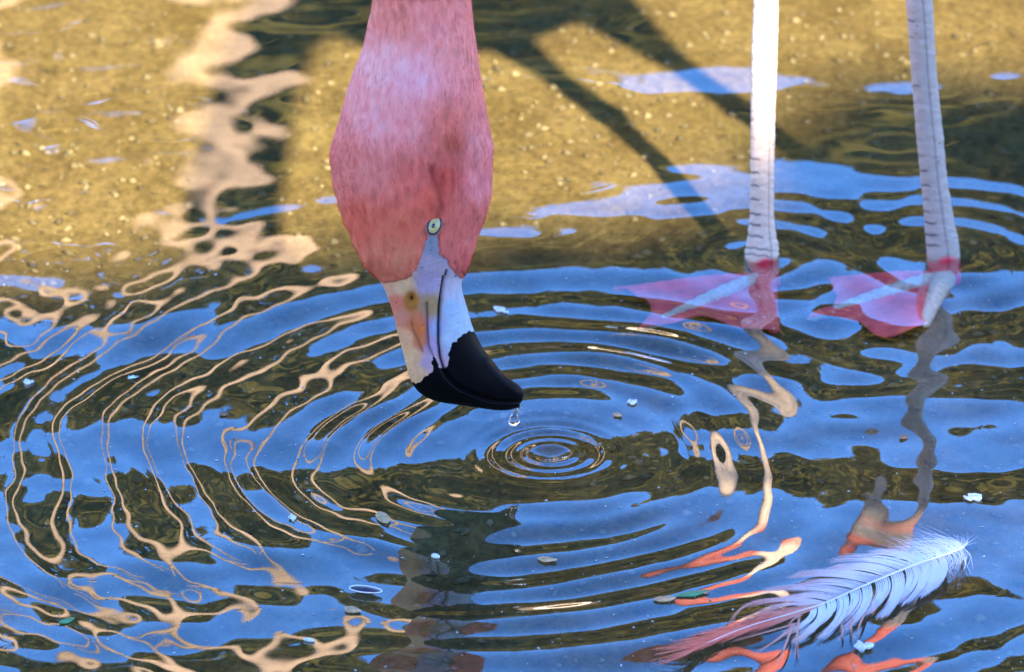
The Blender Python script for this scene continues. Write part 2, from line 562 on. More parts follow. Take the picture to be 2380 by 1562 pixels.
# spine from the top of the picture up the neck and back over the body to the tail
SP = [(-0.0582, -0.2088, 0.353, .0312), (-0.058, -0.2105, 0.375, .0314), (-0.056, -0.213, 0.404, .032), (-0.052, -0.216, 0.44, .0325), (-0.025, -0.219, 0.52, .0315), (0.005, -0.222, 0.60, .031), (0.038, -0.222, 0.69, .031),
      (0.066, -0.208, 0.755, .032), (0.092, -0.168, 0.785, .034), (0.110, -0.115, 0.765, .040), (0.118, -0.065, 0.71, .052), (0.128, -0.02, 0.665, .078),
      (0.155, 0.04, 0.645, .104), (0.195, 0.115, 0.645, .112), (0.24, 0.20, 0.65, .093), (0.28, 0.275, 0.65, .055), (0.315, 0.34, 0.64, .02), (0.325, 0.36, 0.635, .004)]
pts = [st[0][0]] + [Vector(p[:3]) for p in SP]
e1 = st[0][1].normalized(); e2 = st[0][2].normalized()
up_st = []
for i in range(1, len(pts)):
    a = pts[i] - pts[i - 1]
    b = (pts[i + 1] - pts[i]) if i + 1 < len(pts) else a
    t = (a.normalized() + b.normalized()).normalized()
    e1 = (e1 - t * e1.dot(t)).normalized()
    e2 = (e2 - t * e2.dot(t) - e1 * (e2 - t * e2.dot(t)).dot(e1)).normalized()
    up_st.append((pts[i], e1 * SP[i - 1][3], e2 * SP[i - 1][3] * 1.0))
allst = up_st[::-1] + st
A = np.array([np.concatenate([np.array(c), np.array(u), np.array(v)]) for c, u, v in allst])
nu = len(up_st)
# dense in the head, lighter along the body: resample piecewise
full = catmull(A, (len(A) - 1) * 24 + 1)
cut = nu * 24
kw = np.exp(-0.5 * (np.arange(-26, 27) / 9.0) ** 2); kw /= kw.sum()
pad = np.concatenate([2 * full[:1] - full[26:0:-1], full, 2 * full[-1:] - full[-2:-28:-1]])
full = np.stack([np.convolve(pad[:, q], kw, 'valid') for q in range(9)], 1)
rings = np.concatenate([full[:cut:4], full[cut:]])
nvis0 = len(full[:cut:4])
NS = 352
ph = np.linspace(0, 2 * np.pi, NS, endpoint=False)
NR = len(rings)
C = rings[:, None, :3]; E1 = rings[:, None, 3:6]; E2 = rings[:, None, 6:9]
fx = np.cos(ph)[None, :, None]; fy = np.sin(ph)[None, :, None]
HV = C + E1 * fx + E2 * fy                      # (NR,NS,3)
# photograph coordinates of every surface point on the head plane (same for both sides of the head)
def to_px(Pn):
    d = Pn - np.array(CP)
    dep = d @ np.array(FW)
    return 1190 + d[..., 0] / dep * DIST * K, 781 - (d @ np.array(UP)) / dep * DIST * K
PLX, PLY = to_px(C + E1 * fx)
nrm = E1 / (np.linalg.norm(E1, axis=-1, keepdims=True) ** 2 + 1e-12) * fx + E2 / (np.linalg.norm(E2, axis=-1, keepdims=True) ** 2 + 1e-12) * fy
nrm /= np.linalg.norm(nrm, axis=-1, keepdims=True) + 1e-12
vis = np.zeros((NR, NS), bool); vis[nvis0 - 40:] = True
vis = vis & (HV[..., 2] < 0.6)

def c2(x, y):   # close-up coordinates of the bill
    return (x * .3386 + 744, y * .3386 + 463)
def seg_dist(px, py, pl):
    best = np.full(px.shape, 1e9)
    for (x0, y0), (x1, y1) in zip(pl[:-1], pl[1:]):
        dx, dy = x1 - x0, y1 - y0
        t = np.clip(((px - x0) * dx + (py - y0) * dy) / (dx * dx + dy * dy + 1e-9), 0, 1)
        best = np.minimum(best, np.hypot(px - x0 - t * dx, py - y0 - t * dy))
    return best
def gauss(px, py, x, y, sx, sy): return np.exp(-((px - x) / sx) ** 2 - ((py - y) / sy) ** 2)

jx = PLX + 1.5 * smoothnoise(PLX, PLY, 61, 10, 0.12, 0.5); jy = PLY + 1.5 * smoothnoise(PLX, PLY, 62, 10, 0.12, 0.5)
EYE = (1011, 525)
skin_poly = [c2(*p) for p in [(380, 545), (430, 572), (490, 572), (560, 556), (625, 530), (668, 485), (695, 410), (725, 320), (742, 250), (780, 190), (812, 235), (816, 300),
                              (820, 385), (868, 420), (890, 470), (925, 510), (965, 545), (1010, 560), (1500, 700), (1600, 1600), (300, 1600), (300, 600)]]
bare = in_poly(jx, jy, skin_poly) & vis
seam = [c2(*p) for p in [(868, 490), (850, 560), (835, 640), (820, 740), (814, 860), (812, 980), (822, 1080), (842, 1150), (885, 1225), (960, 1292), (1080, 1350), (1200, 1388), (1320, 1395), (1400, 1392)]]
black_poly = [c2(*p) for p in [(560, 1180), (620, 1235), (650, 1268), (690, 1258), (728, 1226), (758, 1192), (782, 1168), (772, 1120), (770, 1080), (785, 1070), (800, 1100), (822, 1150),
                               (850, 1165), (878, 1150), (890, 1110), (880, 1060), (908, 1000), (955, 958), (975, 930), (1005, 918), (1030, 895), (1060, 905), (1200, 800), (1700, 1300), (1500, 1700), (500, 1700)]]
black = in_poly(jx, jy, black_poly) & bare
ds = seg_dist(PLX, PLY, seam)
# relief (metres along the normal)
rel = np.zeros((NR, NS))
u = 1 / K
rel += vis * np.where(bare, 0, 2.5 * u)
rel -= vis * 10.0 * u * np.exp(-(ds / 4.5) ** 2) * (PLY > 640) * bare
rel += vis * 6.5 * u * np.exp(-((seg_dist(PLX, PLY, [(x - 13, y + 3) for x, y in seam]) / 6) ** 2)) * (PLY > 650) * bare
rel -= vis * 7.0 * u * np.exp(-(seg_dist(PLX, PLY, [c2(735, 720), c2(738, 900), c2(745, 1010), c2(775, 1075)]) / 4) ** 2)
rel += vis * 3.0 * u * np.exp(-(seg_dist(PLX, PLY, [c2(1140, 1120), c2(1250, 1250), c2(1340, 1330)]) / 9) ** 2)
crease = [(1022, 505), (1027, 480), (1022, 455), (1010, 425), (1004, 395)]
rel -= (vis & ~bare) * 4.0 * u * np.exp(-(seg_dist(PLX, PLY, crease) / 9) ** 2)
rel -= vis * 9 * u * gauss(PLX, PLY, 1055, 345, 30, 95)
rel -= vis * 7 * u * gauss(PLX, PLY, EYE[0], EYE[1], 30, 34)
rel += vis * 5 * u * gauss(PLX, PLY, 960, 480, 40, 60)
rel -= vis * 5 * u * gauss(PLX, PLY, 957, 693, 7, 11)
rel -= vis * 4 * u * gauss(PLX, PLY, 948, 770, 14, 50)
rel += vis * 2 * u * gauss(PLX, PLY, 957, 693, 16, 24)
rel += vis * 6 * u * gauss(PLX, PLY, 1085, 470, 30, 90)
rel -= vis * 3 * u * gauss(PLX, PLY, 1000, 590, 14, 40)
mott = smoothnoise(PLX, PLY * 0.55, 71, 30, 0.10, 0.32)
rel += (vis & ~bare) * 0.4 * u * mott
rel += (vis & ~bare) * 0.7 * u * smoothnoise(PLX * 1.0, PLY * 0.28, 64, 24, 0.06, 0.30)
rel += (vis & bare & ~black) * 0.22 * u * smoothnoise(PLX * 0.5, PLY, 65, 20, 0.2, 0.8)
HV = HV + nrm * rel[..., None]

def field(px, py, ctrl, p=3.0):
    W = 0; S_ = 0
    for (x, y, c) in ctrl:
        w = 1.0 / (((px - x) ** 2 + (py - y) ** 2) / 100.0 + 1.0) ** (p / 2)
        W = W + w; S_ = S_ + w[..., None] * np.array(lin(c))
    return S_ / W[..., None]
pink = [(980, 20, (214, 142, 152)), (930, 60, (206, 136, 136)), (900, 150, (228, 168, 188)), (960, 190, (226, 168, 196)), (1060, 100, (208, 142, 152)),
        (880, 280, (226, 158, 178)), (950, 300, (218, 146, 160)), (1040, 300, (196, 116, 116)), (1055, 335, (172, 92, 84)), (1115, 330, (208, 142, 158)), (800, 360, (204, 128, 134)),
        (870, 400, (206, 134, 140)), (960, 420, (196, 108, 108)), (1040, 420, (176, 82, 78)), (1112, 430, (204, 132, 152)), (1090, 530, (188, 110, 116)),
        (850, 520, (192, 102, 92)), (930, 530, (202, 108, 98)), (930, 600, (198, 124, 110)), (870, 620, (188, 118, 108)), (1060, 600, (182, 104, 110)), (1000, 460, (190, 98, 90))]
ALB = 1.05
col = field(PLX, PLY, pink) * np.array([1.32, 0.93, 0.57]) * ALB * (1 + 0.3 * np.clip((PLY - 380) / 200, 0, 1))[..., None]  # lower head lightened in the colour to offset its downward-facing shade
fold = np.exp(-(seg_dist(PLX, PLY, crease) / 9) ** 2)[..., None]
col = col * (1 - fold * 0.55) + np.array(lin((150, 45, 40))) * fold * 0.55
col *= (1 + 0.045 * smoothnoise(PLX * 1.0, PLY * 0.3, 66, 24, 0.08, 0.4))[..., None]
col *= (1 + 0.055 * mott)[..., None]
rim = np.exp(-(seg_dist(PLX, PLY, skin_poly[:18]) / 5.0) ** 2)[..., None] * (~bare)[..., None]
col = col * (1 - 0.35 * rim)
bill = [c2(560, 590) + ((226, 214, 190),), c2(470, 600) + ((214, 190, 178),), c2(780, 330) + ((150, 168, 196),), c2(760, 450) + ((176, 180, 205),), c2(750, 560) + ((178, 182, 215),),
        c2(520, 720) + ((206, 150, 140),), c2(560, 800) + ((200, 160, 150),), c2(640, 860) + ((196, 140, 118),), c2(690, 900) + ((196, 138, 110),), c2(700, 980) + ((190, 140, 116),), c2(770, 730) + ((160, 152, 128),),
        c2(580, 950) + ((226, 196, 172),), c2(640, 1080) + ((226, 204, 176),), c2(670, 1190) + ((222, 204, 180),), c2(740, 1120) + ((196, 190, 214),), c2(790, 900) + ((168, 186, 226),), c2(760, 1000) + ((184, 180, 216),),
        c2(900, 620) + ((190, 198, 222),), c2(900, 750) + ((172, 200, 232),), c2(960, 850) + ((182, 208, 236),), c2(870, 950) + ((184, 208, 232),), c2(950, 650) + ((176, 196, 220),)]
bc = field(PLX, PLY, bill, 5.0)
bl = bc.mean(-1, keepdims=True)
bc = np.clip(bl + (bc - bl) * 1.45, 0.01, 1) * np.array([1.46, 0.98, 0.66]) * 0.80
spots = np.clip(smoothnoise(PLX, PLY, 68, 26, 0.25, 0.7) - 2.1, 0, 1)[..., None]
bc = bc * (1 - 0.6 * spots)
nost = np.clip(2.2 * gauss(PLX, PLY, 957, 699, 15, 21), 0, 1)[..., None]
bc = bc * (1 - nost) + np.array([0.50, 0.17, 0.03]) * nost
slit = gauss(PLX, PLY, 957, 692, 5.0, 7)[..., None]
bc = bc * (1 - slit) + np.array([0.02, 0.005, 0.003]) * slit
streak = np.exp(-(seg_dist(PLX, PLY, [c2(625, 840), c2(640, 900), c2(680, 980), c2(705, 1040)]) / 3.0) ** 2)[..., None] * 0.6
bc = bc * (1 - streak) + np.array([0.20, 0.085, 0.03]) * streak
edge2 = np.exp(-(seg_dist(PLX, PLY, [c2(733, 715), c2(738, 900), c2(748, 1010), c2(778, 1075)]) / 2.6) ** 2)[..., None] * 0.75
bc = bc * (1 - edge2) + np.array([0.10, 0.07, 0.11]) * edge2
lore = np.exp(-(seg_dist(PLX, PLY, [c2(640, 530), c2(668, 560), c2(690, 640), c2(720, 690)]) / 3) ** 2)[..., None] * 0.35
bc = bc * (1 - lore) + np.array([0.30, 0.24, 0.25]) * lore
sm = np.exp(-(ds / 3.2) ** 2)[..., None]
bc = bc * (1 - sm) + np.array([0.01, 0.01, 0.02]) * sm
bc = np.where(black[..., None], np.array([0.005, 0.004, 0.004]), bc)
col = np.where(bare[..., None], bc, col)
body_c = np.array([0.78, 0.30, 0.26])
bz = np.clip((HV[..., 2] - 0.42) / 0.2, 0, 1)[..., None]
col = np.where(vis[..., None], col, col * (1 - bz) + body_c * bz)
col = np.clip(col, 0, 0.92)

F = grid_faces(NR, NS)
fr_, fc_ = F[:, 0] // NS, F[:, 0] % NS
fb = bare.reshape(-1)[F].sum(1) >= 3
fpx = PLX.reshape(-1)[F].mean(1); fpy = PLY.reshape(-1)[F].mean(1)
# which side of the seam: extend it up into the bare face skin
side_poly = [c2(868, 380)] + seam + [c2(1500, 1392), c2(1800, 300), c2(868, 300)]
lower = in_poly(fpx, fpy, side_poly) & fb
upper = fb & ~lower
M_plume = attr_mat('pink_plumage', 0.85, 0.15, (420, 420, 110), 0.07, 0.35, 0.0012)
M_billm = attr_mat('horn_of_bill', 0.42, 0.05, (300, 300, 90), 0.12, 0.3, 0.0006)
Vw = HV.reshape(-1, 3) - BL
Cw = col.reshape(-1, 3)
def submesh(name, mask, mat, caps=()):
    f = F[mask]
    used, inv = np.unique(f, return_inverse=True)
    return mesh_np(name, Vw[used], inv.reshape(-1, 4), mat, bird, col=Cw[used])
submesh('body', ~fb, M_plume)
um = submesh('upper_mandible', upper, M_billm)
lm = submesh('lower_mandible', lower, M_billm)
um['label'] = 'cream and pink upper mandible with brown nostril and black end'
lm['label'] = 'pale blue lower mandible with a deep black tip'

# fine feather strands laid over head and neck, pointing up the neck
def plumage(n):
    r = np.random.default_rng(55)
    i = r.integers(nvis0 - 10, NR - 2, n * 2); j = r.integers(0, NS, n * 2)
    ok = (~bare[i, j]) & (PLY[i, j] < 652)
    i = i[ok][:n]; j = j[ok][:n]
    P = HV[i, j]; Nn = nrm[i, j]
    T = HV[np.maximum(i - 3, 0), j] - HV[np.minimum(i + 1, NR - 1), j]
    T = T / (np.linalg.norm(T, axis=1)[:, None] + 1e-9)
    Bn = np.cross(T, Nn)
    T = T + Bn * r.normal(0, 0.16, len(P))[:, None]
    L = r.uniform(8, 20, len(P))[:, None] * u
    w = r.uniform(0.35, 0.8, len(P))[:, None] * u
    lift = np.where(r.random(len(P)) < 0.12, r.uniform(1.6, 4.0, len(P)), r.uniform(0.3, 1.6, len(P)))[:, None] * u
    a = P - Nn * 0.4 * u
    m_ = P + T * L * 0.55 + Nn * lift
    e = P + T * L + Nn * lift * 0.9
    V = np.stack([a - Bn * w, a + Bn * w, m_ + Bn * w * 0.8, m_ - Bn * w * 0.8, e], 1).reshape(-1, 3)
    k = np.arange(len(P)) * 5
    F = []
    for q in k: F += [(q, q + 1, q + 2, q + 3), (q + 3, q + 2, q + 4)]
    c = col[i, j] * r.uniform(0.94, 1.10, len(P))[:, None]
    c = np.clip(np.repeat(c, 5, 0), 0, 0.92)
    o = mesh_np('plumage', V - BL, F, M_plume, bird, col=c)
    o['kind'] = 'stuff'
plumage(20000)

# eye
def disc_dome(name, cpx, ax, ay, tilt, lift, dome, mat, parent, mid=None, n=40, m=10, inner=0.0):
    c = mid
    nx = EN; tx = EX; ty = EY
    V = []; F = []
    for a in range(m + 1):
        q = inner + (1 - inner) * a / m
        for k in range(n):
            an = 2 * math.pi * k / n
            x = ax * q * math.cos(an); y = ay * q * math.sin(an)
            xr = x * math.cos(tilt) - y * math.sin(tilt); yr = x * math.sin(tilt) + y * math.cos(tilt)
            V.append(c + tx * xr * u + ty * yr * u + nx * ((lift + dome * math.sqrt(max(0, 1 - q * q))) * u))
    F = grid_faces(m + 1, n).tolist()
    return mesh_np(name, np.array([tuple(v) for v in V]) - BL, F, mat, parent)
Ls, Rs = 806, 1117
fe = (EYE[0] - (Ls + Rs) / 2) / ((Rs - Ls) / 2)
ii = np.argmin((PLX[nvis0:] - EYE[0]) ** 2 + (PLY[nvis0:] - EYE[1]) ** 2 + 1e6 * (np.sin(ph)[None, :] < 0))
ei, ej = nvis0 + ii // NS, ii % NS
EC = Vector(HV[ei, ej])
EN = (-FW * 0.98 + Vector((0.12, 0, 0))).normalized()
EX = Vector((1, 0, 0)); EX = (EX - EN * EX.dot(EN)).normalized()
EY = EN.cross(EX).normalized()
M_iris = simple('yellow_iris', (0.46, 0.35, 0.10), 0.18, 0.15, 900, spec=0.6)
M_black = simple('black_pupil', (0.004, 0.004, 0.004), 0.06, spec=0.6)
M_rim = simple('dark_eye_rim', (0.03, 0.012, 0.012), 0.5)
M_lid = simple('pale_eyelid', (0.30, 0.13, 0.10), 0.6, 0.15, 900)
def torus_ring(name, ax, ay, tilt, rad, lift, mat, parent):
    pts = []
    for k in range(49):
        an = 2 * math.pi * k / 48
        x = ax * math.cos(an); y = ay * math.sin(an)
        xr = x * math.cos(tilt) - y * math.sin(tilt); yr = x * math.sin(tilt) + y * math.cos(tilt)
        pts.append(tuple(EC + EX * xr * u + EY * yr * u + EN * lift * u))
    V, F = tube(pts, [rad * u] * 49, 8, 97)
    return mesh_np(name, V - BL, F, mat, parent)
TILT = -0.38
eye = disc_dome('eye', EYE, 13.5, 20.5, TILT, 8, 5.5, M_iris, bird, EC)
disc_dome('pupil', EYE, 4.2, 6.0, TILT, 13.0, 1.2, M_black, eye, EC - EX * 2 * u - EY * 1 * u, m=4)
torus_ring('eye_rim', 13.5, 20.5, TILT, 2.5, 8.5, M_rim, eye)
torus_ring('eyelid', 16.4, 23.6, TILT, 2.2, 7.0, M_lid, eye)

# legs
M_leg = attr_mat('scaly_leg_skin', 0.55, 0.3, (300, 300, 300), 0.08, 0.2, 0.0006)
M_red = simple('red_web_skin', (0.90, 0.085, 0.10), 0.6, 0.25, 120, 0.3)
M_toe = simple('grey_toe_skin', (0.56, 0.46, 0.42), 0.55, 0.2, 300, 0.3)
BED = -0.0195
def make_leg(outl, Y0, knee, ticks, foot, groove, seed, tone=(0.78, 0.55, 0.37)):
    r = np.random.default_rng(seed)
    # outl: (y, xl, xr) traced bottom to top while above the water; knee = world point
    path = []
    for (y, xl, xr) in outl:
        a = on_y(xl, y, Y0); b = on_y(xr, y, Y0)
        path.append((*((a + b) / 2), (b - a).length / 2))
    kn = Vector(knee)
    top = Vector(path[-1][:3])
    d = kn - top
    path.append((*(top + d * 0.4), path[-1][3] * 1.0))
    path.append((*(top + d * 0.8), path[-2][3] * 1.15))
    path.append((*kn, 0.0135)); 
    tb = Vector((-0.012, -0.07, 0.27))
    path.append((*(kn + tb * 0.14), 0.0115)); path.append((*(kn + tb * 0.5), 0.013)); path.append((*(kn + tb), 0.03))
    P = np.array(path)
    n1 = 12
    Q = catmull(P, (len(P) - 1) * 34 + 1)
    segs = 72
    a = np.linspace(0, 2 * np.pi, segs, endpoint=False)
    T = np.gradient(Q[:, :3], axis=0); T /= np.linalg.norm(T, axis=1)[:, None]
    ex = np.array([1.0, 0, 0]) - T * T[:, [0]]; ex /= np.linalg.norm(ex, axis=1)[:, None]
    ey = np.cross(ex, T); ey *= np.where(ey[:, [1]] > 0, -1, 1)      # towards the camera
    R = Q[:, 3]
    D = np.ones((len(Q), segs))
    V = Q[:, None, :3] + R[:, None, None] * (np.cos(a)[None, :, None] * ex[:, None] + 0.95 * np.sin(a)[None, :, None] * ey[:, None])
    px, py = to_px(V)
    z = V[..., 2]
    c = np.zeros(V.shape) + np.array(tone)
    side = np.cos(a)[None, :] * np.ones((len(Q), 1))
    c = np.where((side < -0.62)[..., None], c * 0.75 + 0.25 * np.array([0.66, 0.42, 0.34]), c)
    # red where it meets the water and at the joint
    red = np.array([0.80, 0.05, 0.08])
    w = np.clip((0.004 + 0.003 * np.sin(side * 3 + 1) - z) / 0.004, 0, 1)[..., None]
    c = c * (1 - w) + red * w
    w = np.clip((z - knee[2] + 0.05) / 0.04, 0, 1)[..., None]
    c = c * (1 - w) + np.array([0.72, 0.16, 0.12]) * w
    front = np.sin(a)[None, :] > -0.3
    rel = np.zeros(z.shape)
    for k, (ty, dark, wd) in enumerate(ticks):
        line = ty + 5 * (side + 1) ** 1.2 + 1.0 * np.sin(side * 9 + k)
        dd = np.abs(py - line)
        rel -= 0.9 * u * np.exp(-(dd / 2.0) ** 2) * front
        reach = -1.0 + wd
        m_ = np.exp(-(dd / 2.3) ** 2) * front * np.clip((reach - side) / 0.25, 0, 1) * dark
        c = c * (1 - m_[..., None]) + np.array([0.025, 0.02, 0.025]) * m_[..., None]
        m_ = np.exp(-(dd / 1.6) ** 2) * front * 0.10
        c = c * (1 - m_[..., None]) + np.array([0.25, 0.2, 0.22]) * m_[..., None]
    if groove is not None:
        gq = np.exp(-((side - groove) / 0.06) ** 2) * front
        rel -= 2.0 * u * gq
        c = c * (1 - 0.45 * gq[..., None])
    rel += 0.4 * u * smoothnoise(px * 0.6, py, seed + 5, 18, 0.1, 0.5)
    speck = np.clip(smoothnoise(px, py, seed + 9, 26, 0.25, 0.8) - 2.2, 0, 1)[..., None]
    c = c * (1 - 0.75 * speck)
    nn = (np.cos(a)[None, :, None] * ex[:, None] + np.sin(a)[None, :, None] * ey[:, None])
    V = V + nn * rel[..., None]
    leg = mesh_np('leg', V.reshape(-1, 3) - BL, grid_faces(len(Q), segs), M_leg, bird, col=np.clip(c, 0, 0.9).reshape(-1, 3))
    # foot on the bed
    joint = on_z(*foot['joint'], BED + 0.006)
    for (tx, ty, rr, mat) in foot['toes']:
        tip = on_z(tx, ty, BED + 0.0015)
        mid = (joint + tip) / 2 + Vector((0, 0, 0.003))
        pts = []; rad = []
        nk = 22
        for q in range(nk + 1):
            t = q / nk
            p = joint.lerp(tip, t); p.z += 0.004 * math.sin(math.pi * t) * (1 - t)
            pts.append(tuple(p)); rad.append(rr * (1 - 0.55 * t) * (1 + 0.16 * (q % 2)) * (1 if q < nk else 0.2))
        V2, F2 = tube(pts, rad, 12, 88)
        mesh_np('toe', V2 - BL, F2, mat, leg)
    for poly in foot['webs']:
        pp = [on_z(x, y, BED + 0.0035) for x, y in poly]
        # a fan from the joint with a gently sagging membrane
        fan = []; n = 10
        outer = catmull(np.array([tuple(p) for p in pp]), 40)
        jv = np.array(tuple(joint))
        V2 = []
        for q in range(n + 1):
            t = 0.04 + 0.96 * q / n
            row = jv * (1 - t) + outer * t
            row[:, 2] += 0.0012 * np.sin(np.linspace(0, 5 * np.pi, 40)) * t + 0.0008 * math.sin(7 * t)
            V2.append(row)
        o = mesh_np('web', np.concatenate(V2) - BL, grid_faces(n + 1, 40, False), M_red, leg)
        sm_ = o.modifiers.new('thick', 'SOLIDIFY'); sm_.thickness = 0.0012
    return leg

tk1 = [(322, .5, .5), (346, .8, .0), (368, .9, .9), (400, 1, .8), (430, 1, .8), (462, 1, .8), (496, 1, 1.0), (521, 1, 1.0), (547, .9, 1.2), (575, .8, 1.6), (590, .7, 1.6),
       (100, .25, .3), (140, .2, .3), (220, .2, .3), (280, .25, .4)]
tk2 = [(48, .9, .6), (86, .6, .5), (121, .2, .6), (160, .2, .5), (199, .8, .7), (240, .2, .5), (283, .25, .6), (324, .3, .6), (362, .6, .5), (396, 1, .7), (430, .9, .8), (464, .5, .6), (492, .6, .6), (517, 1, .9), (545, 1, .9), (569, .9, .9)]
make_leg([(660, 1752, 1815), (632, 1748, 1810), (608, 1740, 1808), (592, 1731, 1811), (575, 1733, 1810), (545, 1738, 1804), (500, 1742, 1799), (440, 1744, 1799), (360, 1744, 1800), (240, 1745, 1803), (120, 1746, 1807), (0, 1751, 1809)],
         LL.y, (LL.x - 0.006, LL.y + 0.0, 0.285), tk1,
         dict(joint=(1776, 648), toes=[(1800, 772, 0.0075, M_red), (1484, 768, 0.0058, M_toe), (1424, 674, 0.004, M_red)],
              webs=[[(1424, 674), (1462, 678), (1490, 695), (1512, 716), (1506, 742), (1484, 768)], [(1484, 768), (1540, 757), (1600, 742), (1665, 745), (1730, 766), (1800, 772)]]), 0.55, 11)
make_leg([(660, 2163, 2232), (632, 2160, 2234), (608, 2155, 2232), (592, 2154, 2231), (565, 2152, 2228), (530, 2149, 2221), (480, 2146, 2212), (400, 2138, 2200), (320, 2130, 2193), (200, 2120, 2180), (100, 2112, 2173), (0, 2104, 2167)],
         RL.y, (RL.x - 0.035, RL.y + 0.005, 0.29), tk2,
         dict(joint=(2196, 646), toes=[(2146, 758, 0.0075, M_toe), (1876, 742, 0.0058, M_toe), (1925, 650, 0.004, M_red)],
              webs=[[(1925, 650), (1934, 668), (1945, 690), (1936, 712), (1910, 722), (1876, 742)], [(1876, 742), (1940, 738), (1992, 750), (2030, 778), (2085, 782), (2146, 758)]]), 0.28, 12, (0.48, 0.37, 0.28))  # right leg toned darker: its shade is put into the colour

# ------------------------------------------------------------------ drop hanging from the bill
m, nt, out = mat_new('clear_drop')
gl = nd(nt, 'BsdfGlass', Roughness=0.0, IOR=1.33)
nt.links.new(gl.outputs[0], out.inputs[0])
dp = [(1203, 940, 6.5), (1201, 948, 5.5), (1199, 956, 4.6), (1197, 962, 6.0), (1196, 969, 10.0), (1195, 977, 12.5), (1194, 984, 11.0), (1194, 989, 6.0), (1194, 991, 1.0)]
V, F = tube([tuple(on_y(x, y, YH)) for x, y, _ in dp], [q * u for _, _, q in dp], 20, 60)
drop = mesh_np('water_drop', V, F, m)
tag(drop, 'clear water drop stretching from the tip of the black bill', 'drop')

# ------------------------------------------------------------------ feather afloat
def c4(x, y): return (1487.6 + .375 * x, 1190 + .375 * y)
M_feather = attr_mat('soft_feather', 0.8, 0.15, (500, 500, 500), 0.06, 0.0, trans=0.08)
fq = on_z(*c4(1200, 540))
feather = empty('feather', tuple(fq))
tag(feather, 'white and coral-red feather floating on the water below the feet', 'feather')
FB = np.array(feather.location)
shaft_px = [c4(*p) for p in [(2010, 215), (1900, 262), (1700, 328), (1400, 450), (1150, 560), (960, 622), (640, 720), (300, 860)]]
shp = catmull(np.array(shaft_px), 200)
sh3 = np.array([tuple(on_z(x, y, 0.0045 + 0.002 * math.sin(k / 199 * 3.1))) for k, (x, y) in enumerate(shp)])
V, F = tube(sh3[::6], np.linspace(2.8, 0.7, len(sh3[::6])) * u, 8, 80)
M_shaft = simple('feather_shaft', (0.90, 0.74, 0.62), 0.5)
mesh_np('shaft', V - FB, F, M_shaft, feather)

def barbs(specs, name):
    """specs: list of (root_px, ctrl_px, tip_px, z_lift, colour root, colour tip, width)"""
    VV = []; FF = []; CC = []
    for (r0, c0, t0, zl, ca, cb, wd) in specs:
        n = 8
        o = sum(len(q) for q in VV)
        vs = []; cs = []
        for k in range(n + 1):
            t = k / n
            x = (1 - t) ** 2 * r0[0] + 2 * t * (1 - t) * c0[0] + t * t * t0[0]
            y = (1 - t) ** 2 * r0[1] + 2 * t * (1 - t) * c0[1] + t * t * t0[1]
            dx = 2 * (1 - t) * (c0[0] - r0[0]) + 2 * t * (t0[0] - c0[0]); dy = 2 * (1 - t) * (c0[1] - r0[1]) + 2 * t * (t0[1] - c0[1])
            # widen across, measured on the water (the view squeezes y)
            gx_, gy_ = dx, dy / math.sin(TH)
            l = math.hypot(gx_, gy_) + 1e-6
            nx_, ny_ = -gy_ / l, gx_ / l * math.sin(TH)
            w = wd * (1 - 0.75 * t)
            z = 0.0042 + zl * math.sin(math.pi * min(t * 0.9, 1)) - 0.0022 * t
            for s in (-1, 1):
                vs.append(tuple(on_z(x + s * nx_ * w, y + s * ny_ * w, max(z, 0.0016))))
                cs.append([ca[q] * (1 - t) + cb[q] * t for q in range(3)])
        VV.append(vs); CC += cs
        for k in range(n):
            FF.append((o + 2 * k, o + 2 * k + 1, o + 2 * k + 3, o + 2 * k + 2))
    V = np.array([q for v in VV for q in v])
    o = mesh_np(name, V - FB, FF, M_feather, feather, col=np.clip(np.array(CC), 0, 0.92))
    o['kind'] = 'stuff'
    return o
r = random.Random(4)
def mixc(a, b, t): return [a[k] * (1 - t) + b[k] * t for k in range(3)]
WHT = (0.95, 0.88, 0.84); LAV = (0.82, 0.72, 0.72); PNK = (0.95, 0.55, 0.36); REDC = (0.95, 0.22, 0.11); DRED = (0.88, 0.13, 0.06)
def shaft_at(t): return shp[min(199, int(t * 199))]
up_b, lo_b, fl_b, rd_b = [], [], [], []
def jit(s): return r.gauss(0, s)
# upper vane: swept towards the red tip, in two clumps with a gap
for k in range(520):
    q = (int(r.random() * 9) + 0.02 + 0.86 * r.random()) / 9; cl = int(q * 9) / 9
    t = 0.24 + 0.42 * q
    x, y = shaft_at(t)
    L = 150 + 50 * math.sin(3.0 * q) + jit(8) - 35 * abs((cl * 9) % 2 - 1)
    tx, ty = x - L * (0.95), y - 6 - 20 * (1 - q) + 22 * q + jit(2) + 6 * math.sin(cl * 30)
    cx, cy = x - L * 0.45, y - 20 - 10 * (1 - q) + jit(1.2)
    ca = mixc(WHT, PNK, max(0, q * 0.9 - 0.05)); cb = mixc(PNK, REDC, min(1, q * 1.1 + 0.05))
    up_b.append(((x, y), (cx, cy), (tx, ty), 0.002, ca, mixc(ca, cb, 0.75), 1.25))
# lower vane: curves down and back to the tip
for k in range(520):
    q = (int(r.random() * 12) + 0.02 + 0.84 * r.random()) / 12; cl = int(q * 12) / 12
    t = 0.16 + 0.5 * q
    x, y = shaft_at(t)
    L = 62 + 34 * math.sin(2.6 * q + 0.4) + jit(3) + 10 * math.sin(cl * 40)
    tx, ty = x - 18 - 52 * q + jit(2) + 7 * math.sin(cl * 23), y + L
    cx, cy = x + 26 - 10 * q + jit(2), y + L * 0.45
    ca = mixc(LAV, WHT, min(1, q * 1.3)); cb = mixc(LAV, PNK, q)
    lo_b.append(((x, y), (cx, cy), (tx, ty), 0.0025, ca, cb, 1.25))
